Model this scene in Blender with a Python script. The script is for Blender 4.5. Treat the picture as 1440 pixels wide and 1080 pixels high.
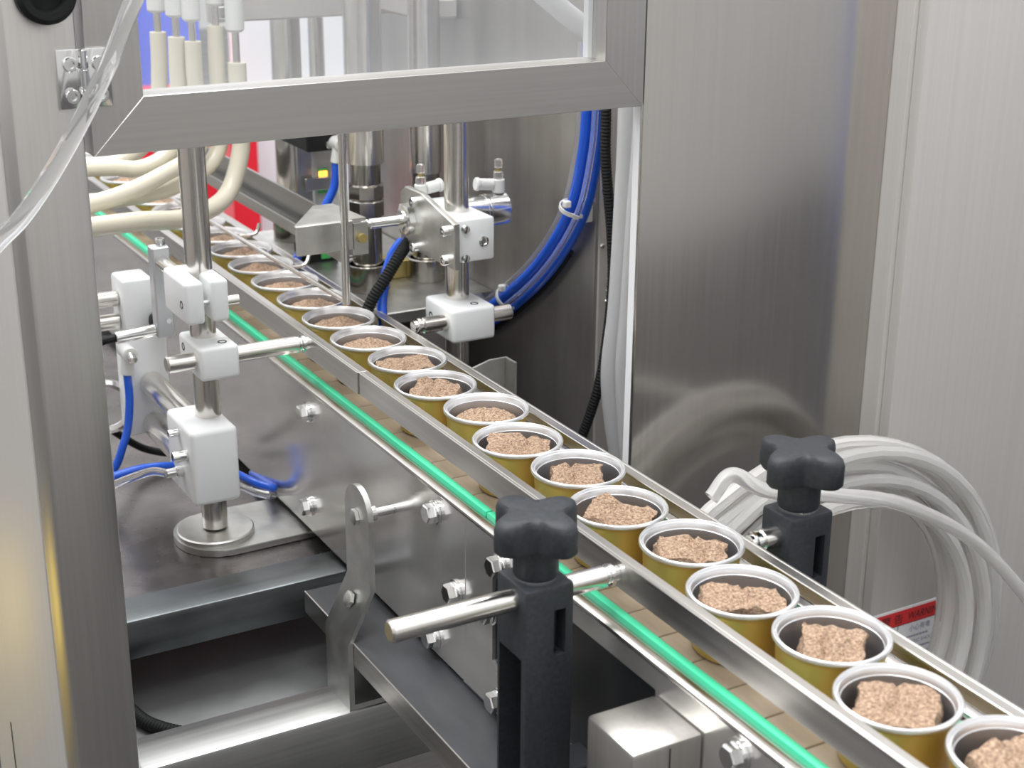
import bpy, bmesh, math, random
from mathutils import Vector, Matrix, noise
PI = math.pi
sc = bpy.context.scene
for o in list(bpy.data.objects):
    bpy.data.objects.remove(o)
COL = sc.collection

# ------------------------------------------------------------------ camera
FPX = 2160.17
PITCH, YAW, ROLL = 0.348, 0.5159, 0.0077
CAM = Vector((-0.5859, -0.1321, 0.5124))
_F = Vector((math.sin(YAW)*math.cos(PITCH), math.cos(YAW)*math.cos(PITCH), -math.sin(PITCH)))
_R0 = Vector((math.cos(YAW), -math.sin(YAW), 0))
_U0 = _R0.cross(_F)
_R = math.cos(ROLL)*_R0 + math.sin(ROLL)*_U0
_U = -math.sin(ROLL)*_R0 + math.cos(ROLL)*_U0
cd = bpy.data.cameras.new('camera')
cam = bpy.data.objects.new('camera', cd)
COL.objects.link(cam)
cam.matrix_world = Matrix(((_R.x, _U.x, -_F.x, CAM.x), (_R.y, _U.y, -_F.y, CAM.y), (_R.z, _U.z, -_F.z, CAM.z), (0, 0, 0, 1)))
cd.sensor_width = 36.0
cd.lens = FPX/1440*36.0
cd.clip_start = 0.02
cd.clip_end = 100
cd.dof.use_dof = True
cd.dof.focus_distance = 1.28
cd.dof.aperture_fstop = 11
sc.camera = cam

# ------------------------------------------------------------------ world, lights, exposure
wd = bpy.data.worlds.new('hall_light')
sc.world = wd
wd.use_nodes = True
bg = wd.node_tree.nodes['Background']
bg.inputs[0].default_value = (0.97, 0.975, 1.0, 1)
bg.inputs[1].default_value = 1.15
def area(name, loc, sx, sy, power, rot=(0, 0, 0), color=(1, 1, 1)):
    l = bpy.data.lights.new(name, 'AREA')
    l.shape = 'RECTANGLE'; l.size = sx; l.size_y = sy; l.energy = power; l.color = color
    o = bpy.data.objects.new(name, l); COL.objects.link(o)
    o.location = loc; o.rotation_euler = rot
    return o
area('ceiling_lamp', (-1.2, 0.2, 3.2), 2.4, 1.2, 60)
area('ceiling_lamp', (0.6, 2.4, 3.2), 2.4, 1.2, 60)
area('ceiling_lamp', (-1.6, 3.2, 3.2), 2.4, 1.2, 50)
vs = sc.view_settings
vs.view_transform = 'Standard'
vs.look = 'None'
vs.exposure = 0.38
vs.gamma = 1.0
vs.use_curve_mapping = False

# ------------------------------------------------------------------ helpers
def at(px, py, ax, v):
    """photo pixel -> the point of its ray on the plane ax = v (a surface the thing touches)"""
    d = _F + _R*((px-720)/FPX) - _U*((py-540)/FPX)
    i = 'xyz'.index(ax)
    return CAM + d*((v-CAM[i])/d[i])

def mat(name, col, rough=0.5, metal=0.0, **k):
    m = bpy.data.materials.new(name); m.use_nodes = True
    nt = m.node_tree; b = nt.nodes['Principled BSDF']
    b.inputs['Base Color'].default_value = (*col, 1)
    b.inputs['Roughness'].default_value = rough
    b.inputs['Metallic'].default_value = metal
    for kk, v in k.items():
        if kk in ('grain', 'bump', 'mott'): continue
        b.inputs[kk.replace('_', ' ').replace('Specular', 'Specular')].default_value = v
    return m

def grain(m, scale, amount=0.12, rough_amt=0.12, bump=0.0, detail=4.0, col2=None, mottle=0.0):
    """stretched noise for brushed metal: colour, roughness and a fine relief, in object space"""
    nt = m.node_tree; b = nt.nodes['Principled BSDF']
    tc = nt.nodes.new('ShaderNodeTexCoord'); mp = nt.nodes.new('ShaderNodeMapping')
    mp.inputs['Scale'].default_value = scale
    n = nt.nodes.new('ShaderNodeTexNoise'); n.inputs['Scale'].default_value = 1.0; n.inputs['Detail'].default_value = detail
    nt.links.new(tc.outputs['Object'], mp.inputs[0]); nt.links.new(mp.outputs[0], n.inputs['Vector'])
    c = b.inputs['Base Color'].default_value[:3]
    mx = nt.nodes.new('ShaderNodeMix'); mx.data_type = 'RGBA'
    lo = tuple(max(0, x*(1-amount)) for x in c); hi = col2 or tuple(min(1, x*(1+amount)) for x in c)
    mx.inputs[6].default_value = (*lo, 1); mx.inputs[7].default_value = (*hi, 1)
    mr0 = nt.nodes.new('ShaderNodeMapRange')
    mr0.inputs[1].default_value = 0.3; mr0.inputs[2].default_value = 0.7
    nt.links.new(n.outputs[0], mr0.inputs[0])
    nt.links.new(mr0.outputs[0], mx.inputs[0])
    out = mx.outputs[2]
    if mottle:
        n2 = nt.nodes.new('ShaderNodeTexNoise'); n2.inputs['Scale'].default_value = 9.0; n2.inputs['Detail'].default_value = 5
        nt.links.new(tc.outputs['Object'], n2.inputs['Vector'])
        m2 = nt.nodes.new('ShaderNodeMix'); m2.data_type = 'RGBA'; m2.blend_type = 'MULTIPLY'; m2.inputs[0].default_value = mottle
        r2 = nt.nodes.new('ShaderNodeMapRange'); r2.inputs[1].default_value = .35; r2.inputs[2].default_value = .65; r2.inputs[3].default_value = .25
        nt.links.new(n2.outputs[0], r2.inputs[0])
        nt.links.new(out, m2.inputs[6]); nt.links.new(r2.outputs[0], m2.inputs[7]); out = m2.outputs[2]
    nt.links.new(out, b.inputs['Base Color'])
    r = b.inputs['Roughness'].default_value
    mr = nt.nodes.new('ShaderNodeMapRange')
    mr.inputs[3].default_value = max(0.02, r-rough_amt); mr.inputs[4].default_value = r+rough_amt
    nt.links.new(n.outputs[0], mr.inputs[0]); nt.links.new(mr.outputs[0], b.inputs['Roughness'])
    if bump:
        bp = nt.nodes.new('ShaderNodeBump'); bp.inputs['Strength'].default_value = bump; bp.inputs['Distance'].default_value = 0.001
        nt.links.new(n.outputs[0], bp.inputs['Height']); nt.links.new(bp.outputs[0], b.inputs['Normal'])
    return m

def clear(name, col, mixf, rough=0.12):
    m = bpy.data.materials.new(name); m.use_nodes = True
    nt = m.node_tree; b = nt.nodes['Principled BSDF']; out = nt.nodes['Material Output']
    b.inputs['Base Color'].default_value = (*col, 1); b.inputs['Roughness'].default_value = rough
    t = nt.nodes.new('ShaderNodeBsdfTransparent'); x = nt.nodes.new('ShaderNodeMixShader')
    x.inputs[0].default_value = mixf
    nt.links.new(t.outputs[0], x.inputs[1]); nt.links.new(b.outputs[0], x.inputs[2]); nt.links.new(x.outputs[0], out.inputs[0])
    return m

M = {}
STEEL = (0.62, 0.60, 0.57)
M['brush_v'] = grain(mat('brushed_steel_upright', STEEL, 0.34, 1.0), (300, 300, 3), .04, .04)
M['brush_h'] = grain(mat('brushed_steel_level', STEEL, 0.34, 1.0), (4, 300, 300), .05, .05)
M['brush_y'] = grain(mat('brushed_steel_lengthwise', STEEL, 0.30, 1.0), (140, 3, 140), .10, .08)
M['satin'] = grain(mat('satin_steel', (0.62, 0.595, 0.565), 0.42, 0.42), (260, 260, 2.0), .03, .03)
M['panel'] = grain(mat('cabinet_steel', (0.52, 0.495, 0.47), 0.18, 1.0), (220, 220, 1.2), .03, .03)
M['mirror'] = grain(mat('mirror_steel', (0.72, 0.70, 0.67), 0.19, 0.82), (40, 4, 40), .04, .04, mottle=0.10)
M['wall'] = grain(mat('dull_wall_steel', (0.40, 0.38, 0.36), 0.30, 0.75), (30, 30, 2), .12, .06, mottle=0.3)
M['table'] = grain(mat('dark_table_steel', (0.23, 0.21, 0.205), 0.27, 0.9), (25, 25, 25), .2, .08, mottle=0.5)
M['tube_steel'] = grain(mat('blued_tube_steel', (0.17, 0.185, 0.19), 0.34, 0.9), (6, 90, 90), .15, .1, mottle=0.6)
M['front_tube'] = grain(mat('grey_tube_steel', (0.42, 0.42, 0.41), 0.38, 0.95), (4, 200, 200), .1, .06, mottle=0.25)
M['tray'] = grain(mat('tray_steel', (0.34, 0.35, 0.35), 0.42, 0.7), (12, 12, 12), .2, .1, mottle=0.4)
M['rod'] = grain(mat('polished_rod', (0.76, 0.73, 0.69), 0.2, 1.0), (60, 60, 3), .05, .05)
M['rod_dark'] = grain(mat('oiled_column', (0.40, 0.38, 0.35), 0.18, 1.0), (60, 60, 3), .1, .05)
M['dull'] = grain(mat('dull_channel_steel', (0.34, 0.335, 0.32), 0.36, 0.95), (100, 4, 100), .12, .08)
M['chrome'] = mat('bright_zinc', (0.80, 0.80, 0.79), 0.14, 1.0)
M['cast'] = grain(mat('machined_plate', (0.60, 0.60, 0.57), 0.38, 1.0), (50, 50, 50), .1, .08)
M['alu'] = mat('anodised_aluminium', (0.62, 0.64, 0.66), 0.42, 0.7)
M['white'] = mat('white_nylon', (0.86, 0.88, 0.88), 0.4, 0.0, Subsurface_Weight=0.15, Subsurface_Radius=(.01, .01, .01), Subsurface_Scale=0.3)
M['fitting'] = mat('pale_fitting', (0.74, 0.75, 0.72), 0.4)
M['black'] = grain(mat('black_plastic', (0.022, 0.026, 0.031), 0.55), (300, 300, 300), .3, .06)
M['rubber'] = mat('black_rubber', (0.010, 0.011, 0.011), 0.6, 0.0, Specular_IOR_Level=0.3)
M['strip'] = grain(mat('black_strip', (0.045, 0.047, 0.052), 0.42), (60, 12, 60), .25, .06)
M['hole'] = mat('dark_recess', (0.02, 0.022, 0.025), 0.25)
M['inset'] = mat('dark_gloss_plate', (0.03, 0.032, 0.035), 0.2, 0.4)
M['gold'] = grain(mat('gold_lacquer', (0.60, 0.41, 0.10), 0.36, 0.45), (60, 60, 8), .06, .05)
M['rim'] = mat('silver_rim', (0.86, 0.86, 0.86), 0.3, 0.8)
M['inside'] = mat('silver_inside', (0.42, 0.43, 0.45), 0.32, 0.9)
M['green'] = mat('green_guide_strip', (0.07, 0.68, 0.38), 0.35)
M['belt'] = grain(mat('belt_slats', (0.36, 0.29, 0.21), 0.5), (40, 8, 40), .25, .1)
M['blue'] = mat('blue_hose', (0.015, 0.11, 0.68), 0.18)
M['clear'] = clear('clear_hose', (0.95, 0.95, 0.93), 0.24, 0.06)
M['coil'] = clear('clear_vinyl', (0.93, 0.91, 0.87), 0.27, 0.05)
M['frost'] = clear('frosted_hose', (0.82, 0.84, 0.86), 0.72, 0.25)
M['cream'] = mat('cream_silicone', (0.70, 0.66, 0.54), 0.25, 0.0, Subsurface_Weight=0.2, Subsurface_Radius=(.01, .01, .008), Subsurface_Scale=0.3)
def vinyl(name, col, rough, trans=.9, ior=1.35):
    return mat(name, col, rough, 0.0, Transmission_Weight=trans, IOR=ior)
M['clear'] = vinyl('clear_hose', (.96, .96, .95), .06)
M['coil'] = vinyl('clear_vinyl', (.98, .97, .94), .10, .68)
M['frost'] = vinyl('frosted_hose', (.93, .94, .95), .35, .55)
M['pane'] = clear('acrylic_pane', (0.85, 0.88, 0.90), 0.14, 0.05)
M['red'] = mat('red_board', (0.80, 0.02, 0.04), 0.4)
M['pink'] = mat('pale_red_board', (0.85, 0.16, 0.18), 0.4)
M['bluebg'] = mat('blue_banner', (0.10, 0.16, 0.85), 0.5)
M['palebl'] = mat('pale_blue_board', (0.30, 0.38, 0.78), 0.5)
M['navy'] = mat('navy_post', (0.02, 0.03, 0.16), 0.4)
M['whitebg'] = mat('white_board', (0.82, 0.84, 0.87), 0.5)
M['paper'] = mat('white_sticker', (0.85, 0.86, 0.88), 0.4)
M['redink'] = mat('red_ink', (0.72, 0.035, 0.04), 0.4)
M['ink'] = mat('black_ink', (0.03, 0.02, 0.02), 0.5)
M['greyink'] = mat('grey_ink', (0.28, 0.29, 0.38), 0.5)
M['brass'] = mat('brass_block', (0.52, 0.42, 0.16), 0.4, 0.7)
M['ampgreen'] = mat('green_window', (0.10, 0.55, 0.15), 0.4)
M['grey'] = mat('pale_grey_plastic', (0.55, 0.57, 0.56), 0.45)
M['floor'] = grain(mat('hall_floor', (0.04, 0.038, 0.036), 0.28, 0.0, Specular_IOR_Level=0.35), (3, 3, 3), .15, .06)
M['hallwall'] = mat('hall_wall', (0.88, 0.87, 0.85), 0.7)
M['yellow'] = mat('yellow_board', (0.85, 0.60, 0.08), 0.5)
led = bpy.data.materials.new('orange_lamp'); led.use_nodes = True
_b = led.node_tree.nodes['Principled BSDF']; _b.inputs['Base Color'].default_value = (1, .35, .05, 1)
_b.inputs['Emission Color'].default_value = (1, .36, .05, 1); _b.inputs['Emission Strength'].default_value = 2.5
M['led'] = led
def meat_mat():
    m = bpy.data.materials.new('shredded_meat'); m.use_nodes = True
    nt = m.node_tree; b = nt.nodes['Principled BSDF']; b.inputs['Roughness'].default_value = 0.65
    tc = nt.nodes.new('ShaderNodeTexCoord')
    mp = nt.nodes.new('ShaderNodeMapping'); mp.inputs['Scale'].default_value = (1.0, 1.0, 2.2)
    n = nt.nodes.new('ShaderNodeTexNoise'); n.inputs['Scale'].default_value = 480; n.inputs['Detail'].default_value = 6; n.inputs['Roughness'].default_value = .7
    nt.links.new(tc.outputs['Object'], mp.inputs[0]); nt.links.new(mp.outputs[0], n.inputs['Vector'])
    r = nt.nodes.new('ShaderNodeValToRGB'); nt.links.new(n.outputs[0], r.inputs[0])
    e = r.color_ramp.elements
    e[0].position = .38; e[0].color = (.19, .105, .062, 1); e[1].position = .62; e[1].color = (.62, .44, .30, 1)
    nt.links.new(r.outputs[0], b.inputs['Base Color'])
    n2 = nt.nodes.new('ShaderNodeTexNoise'); n2.inputs['Scale'].default_value = 800; n2.inputs['Detail'].default_value = 3
    nt.links.new(tc.outputs['Object'], n2.inputs['Vector'])
    bp = nt.nodes.new('ShaderNodeBump'); bp.inputs['Strength'].default_value = 1.0; bp.inputs['Distance'].default_value = .002
    nt.links.new(n2.outputs[0], bp.inputs['Height']); nt.links.new(bp.outputs[0], b.inputs['Normal'])
    return m
M['meat'] = meat_mat()

# ---- shapes added to a bmesh, in world metres
def B(): return bmesh.new()

def box(bm, x0, x1, y0, y1, z0, z1, bev=0.0, seg=2):
    vs_ = [bm.verts.new((x, y, z)) for x in (x0, x1) for y in (y0, y1) for z in (z0, z1)]
    fs = [bm.faces.new([vs_[i] for i in q]) for q in ((0,1,3,2),(4,6,7,5),(0,4,5,1),(2,3,7,6),(0,2,6,4),(1,5,7,3))]
    if bev:
        es = {e for f in fs for e in f.edges}
        bmesh.ops.bevel(bm, geom=list(es), offset=bev, segments=seg, affect='EDGES', profile=0.5)

def _frame(d):
    d = Vector(d).normalized()
    a = Vector((0, 0, 1)) if abs(d.z) < .9 else Vector((1, 0, 0))
    u = d.cross(a).normalized(); return d, u, d.cross(u)

def lathe(bm, p0, d, prof, seg=24, closed=False, phase=0.0):
    """prof: list of (radius, distance along d)"""
    d, u, v = _frame(d); p0 = Vector(p0); rings = []
    for r, h in prof:
        if r <= 1e-7: rings.append([bm.verts.new(p0+d*h)])
        else: rings.append([bm.verts.new(p0+d*h+u*(r*math.cos(phase+2*PI*i/seg))+v*(r*math.sin(phase+2*PI*i/seg))) for i in range(seg)])
    pairs = list(zip(rings, rings[1:])) + ([(rings[-1], rings[0])] if closed else [])
    for a, b in pairs:
        if len(a) == 1 and len(b) == 1: continue
        for i in range(seg):
            j = (i+1) % seg
            if len(a) == 1: bm.faces.new((a[0], b[j], b[i]))
            elif len(b) == 1: bm.faces.new((a[i], a[j], b[0]))
            else: bm.faces.new((a[i], a[j], b[j], b[i]))

def cyl(bm, p0, p1, r, seg=24, ch=0.0, r2=None):
    p0 = Vector(p0); p1 = Vector(p1); L = (p1-p0).length; r2 = r if r2 is None else r2
    c = min(ch, L/3)
    prof = [(0, 0), (r-c, 0)] + ([(r, c), (r2, L-c)] if c else [(r, 0), (r2, L)]) + [(r2-c, L), (0, L)]
    if not c: prof = [(0, 0), (r, 0), (r2, L), (0, L)]
    lathe(bm, p0, p1-p0, prof, seg)

def prism(bm, poly, ax, a0, a1, bev=0.0):
    """poly in the two other axes, in x<y<z order"""
    i = 'xyz'.index(ax); o = [k for k in range(3) if k != i]
    def mk(q, a):
        c = [0, 0, 0]; c[i] = a; c[o[0]] = q[0]; c[o[1]] = q[1]; return bm.verts.new(c)
    A = [mk(q, a0) for q in poly]; Bv = [mk(q, a1) for q in poly]; n = len(poly)
    fs = [bm.faces.new(A), bm.faces.new(Bv[::-1])]
    fs += [bm.faces.new((A[k], Bv[k], Bv[(k+1) % n], A[(k+1) % n])) for k in range(n)]
    if bev:
        es = [e for f in fs[:2] for e in f.edges]
        bmesh.ops.bevel(bm, geom=list(set(es)), offset=bev, segments=1, affect='EDGES')

def spline(pts, n=8):
    P = [Vector(p) for p in pts]; out = []
    for i in range(len(P)-1):
        p0 = P[i-1] if i else P[0]*2-P[1]; p1, p2 = P[i], P[i+1]; p3 = P[i+2] if i+2 < len(P) else P[-1]*2-P[-2]
        for k in range(n):
            t = k/n
            out.append(.5*((2*p1)+(p2-p0)*t+(2*p0-5*p1+4*p2-p3)*t*t+(3*p1-p0-3*p2+p3)*t**3))
    out.append(P[-1]); return out

def sweep(bm, pts, r, seg=12, ribs=0.0):
    """round tube along points (already smooth); r may be a function of arc length"""
    prev = None; n = len(pts); L = 0; u = None
    for i, p in enumerate(pts):
        t = (pts[min(i+1, n-1)]-pts[max(i-1, 0)]).normalized()
        if u is None: _, u, _v = _frame(t)
        u = (u-t*u.dot(t)).normalized(); v = t.cross(u)
        if i: L += (p-pts[i-1]).length
        rr = r*(1-ribs) if (ribs and i % 2) else r
        ring = [bm.verts.new(p+u*(rr*math.cos(2*PI*k/seg))+v*(rr*math.sin(2*PI*k/seg))) for k in range(seg)]
        if prev:
            for k in range(seg):
                j = (k+1) % seg; bm.faces.new((prev[k], prev[j], ring[j], ring[k]))
        else: bm.faces.new(ring[::-1])
        prev = ring
    bm.faces.new(prev)

def resample(pts, step):
    out = [pts[0]]; acc = 0
    for a, b in zip(pts, pts[1:]):
        L = (b-a).length; d = step-acc
        while d <= L:
            out.append(a+(b-a)*(d/L)); d += step
        acc = (acc+L) % step
    return out

def obj(name, bm, m, parent=None, smooth=True, angle=35):
    bmesh.ops.recalc_face_normals(bm, faces=bm.faces[:])
    me = bpy.data.meshes.new(name); bm.to_mesh(me); bm.free()
    me.materials.append(M[m] if isinstance(m, str) else m)
    if smooth:
        me.polygons.foreach_set('use_smooth', [True]*len(me.polygons))
        me.set_sharp_from_angle(angle=math.radians(angle))
    o = bpy.data.objects.new(name, me); COL.objects.link(o)
    if parent is not None: adopt(o, parent)
    return o

def adopt(o, parent):
    o.parent = parent
    # parts are built in world metres, so only the top-level thing's own place is taken back out
    o.matrix_parent_inverse = Matrix.Translation(-parent.location) if parent.parent is None else Matrix.Identity(4)

def tag(o, label, cat, group=None):
    o['label'] = label; o['category'] = cat
    if group: o['group'] = group
    return o

def thing(name, label, cat, loc=(0, 0, 0), group=None):
    o = bpy.data.objects.new(name, None); COL.objects.link(o)
    o.empty_display_size = 0.02; o.location = loc
    return tag(o, label, cat, group)

def struct(o): o['kind'] = 'structure'; return o

def link_copy(o, parent=None, delta=(0, 0, 0)):
    c = o.copy(); COL.objects.link(c)
    if parent is not None:
        inv = o.matrix_parent_inverse.copy(); c.parent = parent; c.matrix_parent_inverse = inv
    if any(delta): c.location = Vector(o.location)+Vector(delta)
    return c

def cut(o, bmc):
    me = bpy.data.meshes.new('c'); bmesh.ops.recalc_face_normals(bmc, faces=bmc.faces[:]); bmc.to_mesh(me); bmc.free()
    c = bpy.data.objects.new('c', me); COL.objects.link(c)
    md = o.modifiers.new('b', 'BOOLEAN'); md.operation = 'DIFFERENCE'; md.object = c; md.solver = 'EXACT'
    dg = bpy.context.evaluated_depsgraph_get()
    nm = bpy.data.meshes.new_from_object(o.evaluated_get(dg))
    o.modifiers.clear(); o.data = nm
    bpy.data.objects.remove(c)
    nm.polygons.foreach_set('use_smooth', [True]*len(nm.polygons)); nm.set_sharp_from_angle(angle=math.radians(35))

def hexhead(bm, p, d, r, h, washer=0.0):
    """hex bolt head standing along d from p"""
    p = Vector(p); dd = Vector(d).normalized(); w = 0
    if washer:
        w = r*.45
        lathe(bm, p, dd, [(0, 0), (r*1.25, 0), (r*1.25, w*.45), (r*1.08, w*.5), (r*1.08, w), (0, w)], 20)
    lathe(bm, p+dd*w, dd, [(0, 0), (r, 0), (r, h*.85), (r*.86, h), (0, h)], 6)

def socket(bm, p, d, r, h):
    """socket-cap screw head with its recess"""
    lathe(bm, p, d, [(0, 0), (r, 0), (r, h*.85), (r*.9, h), (r*.55, h), (r*.5, h*.45), (0, h*.45)], 16)

# ------------------------------------------------------------------ the hall
b = B(); box(b, -9, 9, -7, 11, -0.95, -0.9)
struct(obj('floor', b, 'floor', smooth=False))
b = B(); box(b, -9, 9, 11, 11.1, -0.9, 3.6)
struct(obj('wall_back', b, 'hallwall', smooth=False))
b = B(); box(b, -9.1, -9, -7, 11, -0.9, 3.6)
struct(obj('wall_left', b, 'hallwall', smooth=False))
b = B(); box(b, -9, 9, -7.1, -7, -0.9, 3.6)
struct(obj('wall_front', b, 'hallwall', smooth=False))

b = B(); box(b, 9, 9.1, -7, 11, -0.9, 3.6)
struct(obj('wall_right', b, 'hallwall', smooth=False))

# ------------------------------------------------------------------ machine base
YF = 0.96                       # front plane of the filling machine
TABLE = -0.166
b = B(); box(b, -0.356, 0.249, 1.1425, 1.85, TABLE-.008, TABLE); box(b, -0.356, .068, 1.8501, 2.6, TABLE-.008, TABLE)
tag(obj('machine_table', b, 'table'), 'dark stained steel table top under the filling machine', 'table top')
b = B(); box(b, -0.316, 0.25, 1.094, 1.142, -0.197, -0.158, .0025)
tag(obj('cross_beam', b, 'tube_steel'), 'dark blue-grey square steel tube along the table edge', 'beam')
b = B(); box(b, -0.316, 0.165, YF, 1.013, -0.29, -0.224, .003)
tag(obj('front_beam', b, 'front_tube'), 'brushed steel tube carrying the bent strap, joined to the corner post', 'beam')
b = B(); box(b, -0.316, 0.249, 1.0135, 1.4, -0.249, -0.241)
tag(obj('drip_tray', b, 'tray'), 'sunken dark steel tray between the two cross beams', 'tray')
b = B(); box(b, -0.316, 0.165, YF+.004, 1.0, -0.9, -0.2915)
tag(obj('skirt_plate', b, 'brush_h'), 'brushed steel skirt panel below the front beam', 'panel')
b = B()
pts = [at(170, 985, 'z', -.234), at(200, 1012, 'z', -.234), at(228, 1024, 'z', -.234), at(262, 1032, 'z', -.234)]
pts = resample(spline(pts, 20), .0016)
sweep(b, pts, .0065, 10, .16)
tag(obj('ribbed_conduit', b, 'rubber'), 'black ribbed conduit lying in the drip tray behind the corner post', 'conduit')

# corner post with the side panel of the machine
t = thing('corner_post', 'upright brushed steel corner post carrying the door hinge', 'post', (-0.34, 0.985, -0.9))
b = B(); box(b, -0.365, -0.316, YF, YF+.05, -0.9, 0.62, .0035)
obj('upright', b, 'brush_v', t)
b = B(); box(b, -0.3655, -0.357, YF+.052, 1.36, -0.9, 0.62, .001)
obj('side_panel', b, 'satin', t)
b = B(); box(b, -0.3662, -0.356, 1.262, 1.2645, -0.9, -.33)
obj('panel_seam', b, 'hole', t)
hp = at(60, -2, 'y', YF)
b = B()
lathe(b, (hp.x, YF, hp.z+.004), (0, -1, 0), [(0, 0), (.017, 0), (.0205, .004), (.0205, .012), (.017, .016), (.0125, .016), (.011, .008), (0, .008)], 40)
tag(obj('rubber_grommet', b, 'rubber'), 'round black rubber ring at the top of the corner post', 'grommet')

# ------------------------------------------------------------------ hinged door
DZ = 0.2885; DH = 0.0405; DX0 = -0.311; DX1 = 0.160; DT = 0.62; SW = .039
t = thing('guard_door', 'brushed steel framed guard door with a clear pane over the conveyor', 'door', (DX0, YF+.02, DZ))
b = B(); prism(b, [(DX0, DZ), (DX1, DZ), (DX1-SW, DZ+DH), (DX0+SW, DZ+DH)], 'y', YF, YF+.03, .0004)
obj('bottom_rail', b, 'brush_h', t)
b = B(); prism(b, [(DX0, DZ), (DX0+SW, DZ+DH), (DX0+SW, DT), (DX0, DT)], 'y', YF, YF+.03, .0004)
obj('stile', b, 'brush_v', t)
b = B(); prism(b, [(DX1, DZ), (DX1, DT), (DX1-SW, DT), (DX1-SW, DZ+DH)], 'y', YF, YF+.03, .0004)
obj('stile', b, 'brush_v', t)
b = B(); box(b, DX0+SW-.004, DX1-SW+.004, YF+.017, YF+.021, DZ+DH-.004, DT)
obj('pane', b, 'pane', t)
b = B(); box(b, DX1-SW-.0045, DX1-SW-.0002, YF+.0215, YF+.029, DZ+DH+.0002, DT)
obj('pane_bead', b, 'grey', t)

# hinge
hx0 = at(76, 68, 'y', YF); hx1 = at(158, 148, 'y', YF)
hz0, hz1 = hx1.z, hx0.z-.001; hm = (DX0-.316)/2-.0005
t = thing('hinge', 'zinc butt hinge with four socket screws between corner post and door', 'hinge', (hm, YF, hz0))
b = B(); box(b, hx0.x, hm-.001, YF-.0032, YF-.0002, hz0, hz1, .0006); obj('leaf', b, 'chrome', t)
b = B(); box(b, hm+.001, hx1.x, YF-.0032, YF-.0002, hz0, hz1, .0006); obj('leaf', b, 'chrome', t)
hh = (hz1-hz0)/3
for k in range(3):
    b = B(); cyl(b, (hm, YF-.0035, hz0+hh*k+.0003), (hm, YF-.0035, hz0+hh*(k+1)-.0003), .0036, 18, .0005)
    obj('knuckle', b, 'chrome', t)
for sx in (hx0.x+.0085, hx1.x-.0085):
    for sz_ in (hz0+.009, hz1-.010):
        b = B(); socket(b, (sx, YF-.0032, sz_), (0, -1, 0), .0052, .0045); obj('screw', b, 'chrome', t)

# ------------------------------------------------------------------ panels at the right
b = B()
box(b, 0.166, 0.447, .967, .972, -0.9, 0.62, .001)
tag(obj('front_panel', b, 'panel'), 'wide brushed steel front panel right of the guard door', 'panel')
b = B(); box(b, 0.1665, 0.1685, .9725, .982, -0.9, 0.62)
tag(obj('panel_flange', b, 'paper'), 'pale upright edge strip behind the steel front panel', 'trim')
t = thing('control_cabinet', 'light satin steel control cabinet with a warning sticker beside the hose coil', 'cabinet', (0.7, .95, -0.9))
b = B(); box(b, 0.4475, 1.2, .945, 1.16, -0.9, 0.62, .002); obj('body', b, 'satin', t)
b = B(); box(b, 0.452, 1.2, .930, .9445, -0.9, 0.62, .0025); obj('cabinet_door', b, 'satin', t)
CY = .930
def text_mesh(body, size, x0, z0, wid=None, shear=0.0):
    cu = bpy.data.curves.new('t', 'FONT'); cu.body = body; cu.size = size; cu.shear = shear
    o = bpy.data.objects.new('t', cu); COL.objects.link(o)
    dg = bpy.context.evaluated_depsgraph_get()
    me = bpy.data.meshes.new_from_object(o.evaluated_get(dg))
    bpy.data.objects.remove(o)
    if len(me.vertices) == 0: return me
    xs = [v.co.x for v in me.vertices]; w = max(xs)-min(xs); s = (wid/w) if wid else 1.0
    for v in me.vertices:
        x, y = v.co.x, v.co.y
        v.co = Vector((x0+(x-min(xs))*s, CY-.0009, z0+y))
    return me
LX0, LX1, LZ0, LZ1 = .440+.016, .5625, -.342, -.2665
st = B(); box(st, LX0, LX1, CY-.0005, CY+.0002, LZ0, LZ1)
st = obj('warning_sticker', st, 'paper', t, smooth=False); st['label'] = 'white warning sticker with a red band'
b = B(); box(b, LX0+.004, LX1-.003, CY-.0007, CY-.0004, LZ1-.0205, LZ1-.003); obj('red_band', b, 'redink', st, smooth=False)
b = B()
for (xa, xb, za, zb) in ((LX0+.004, LX1-.003, LZ1-.0212, LZ1-.0205), (LX1-.0037, LX1-.003, LZ0+.004, LZ1-.0205), (LX0+.004, LX1-.003, LZ0+.004, LZ0+.0047), (LX0+.036, LX0+.0367, LZ0+.004, LZ1-.0205), (LX0+.004, LX0+.0047, LZ0+.004, LZ1-.0205)):
    box(b, xa, xb, CY-.0007, CY-.0004, za, zb)
obj('border_line', b, 'ink', st, smooth=False)
def put_text(nm, body, size, x0, z0, wid, m, shear=0.0):
    me = text_mesh(body, size, x0, z0, wid, shear); me.name = nm
    me.materials.clear(); me.materials.append(M[m])
    o = bpy.data.objects.new(nm, me); COL.objects.link(o); adopt(o, st)
put_text('lettering', 'WARNING', .0125, LX1-.0565, LZ1-.0165, .049, 'ink', .2)
put_text('lettering', '\u8b66 \u544a', .0125, LX0+.012, LZ1-.0168, .030, 'ink')
put_text('lettering', '\u5c0f\u5fc3\u6709\u7535', .0085, LX0+.053, LZ1-.0315, .030, 'greyink')
put_text('lettering', 'ELECTRIC SHOCK', .0062, LX0+.044, LZ1-.0475, .048, 'greyink')
b = B()
rng = random.Random(4)
for (z, n) in ((LZ1-.0395, 13), (LZ1-.0545, 22), (LZ1-.062, 18)):     # lines of print too small to read
    x = LX0+.043
    for k in range(n):
        w = rng.uniform(.0012, .003)
        if x+w < LX1-.006: box(b, x, x+w, CY-.0007, CY-.0004, z, z+.0022)
        x += w+rng.uniform(.0005, .0012)
obj('small_print', b, 'greyink', st, smooth=False)
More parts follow.
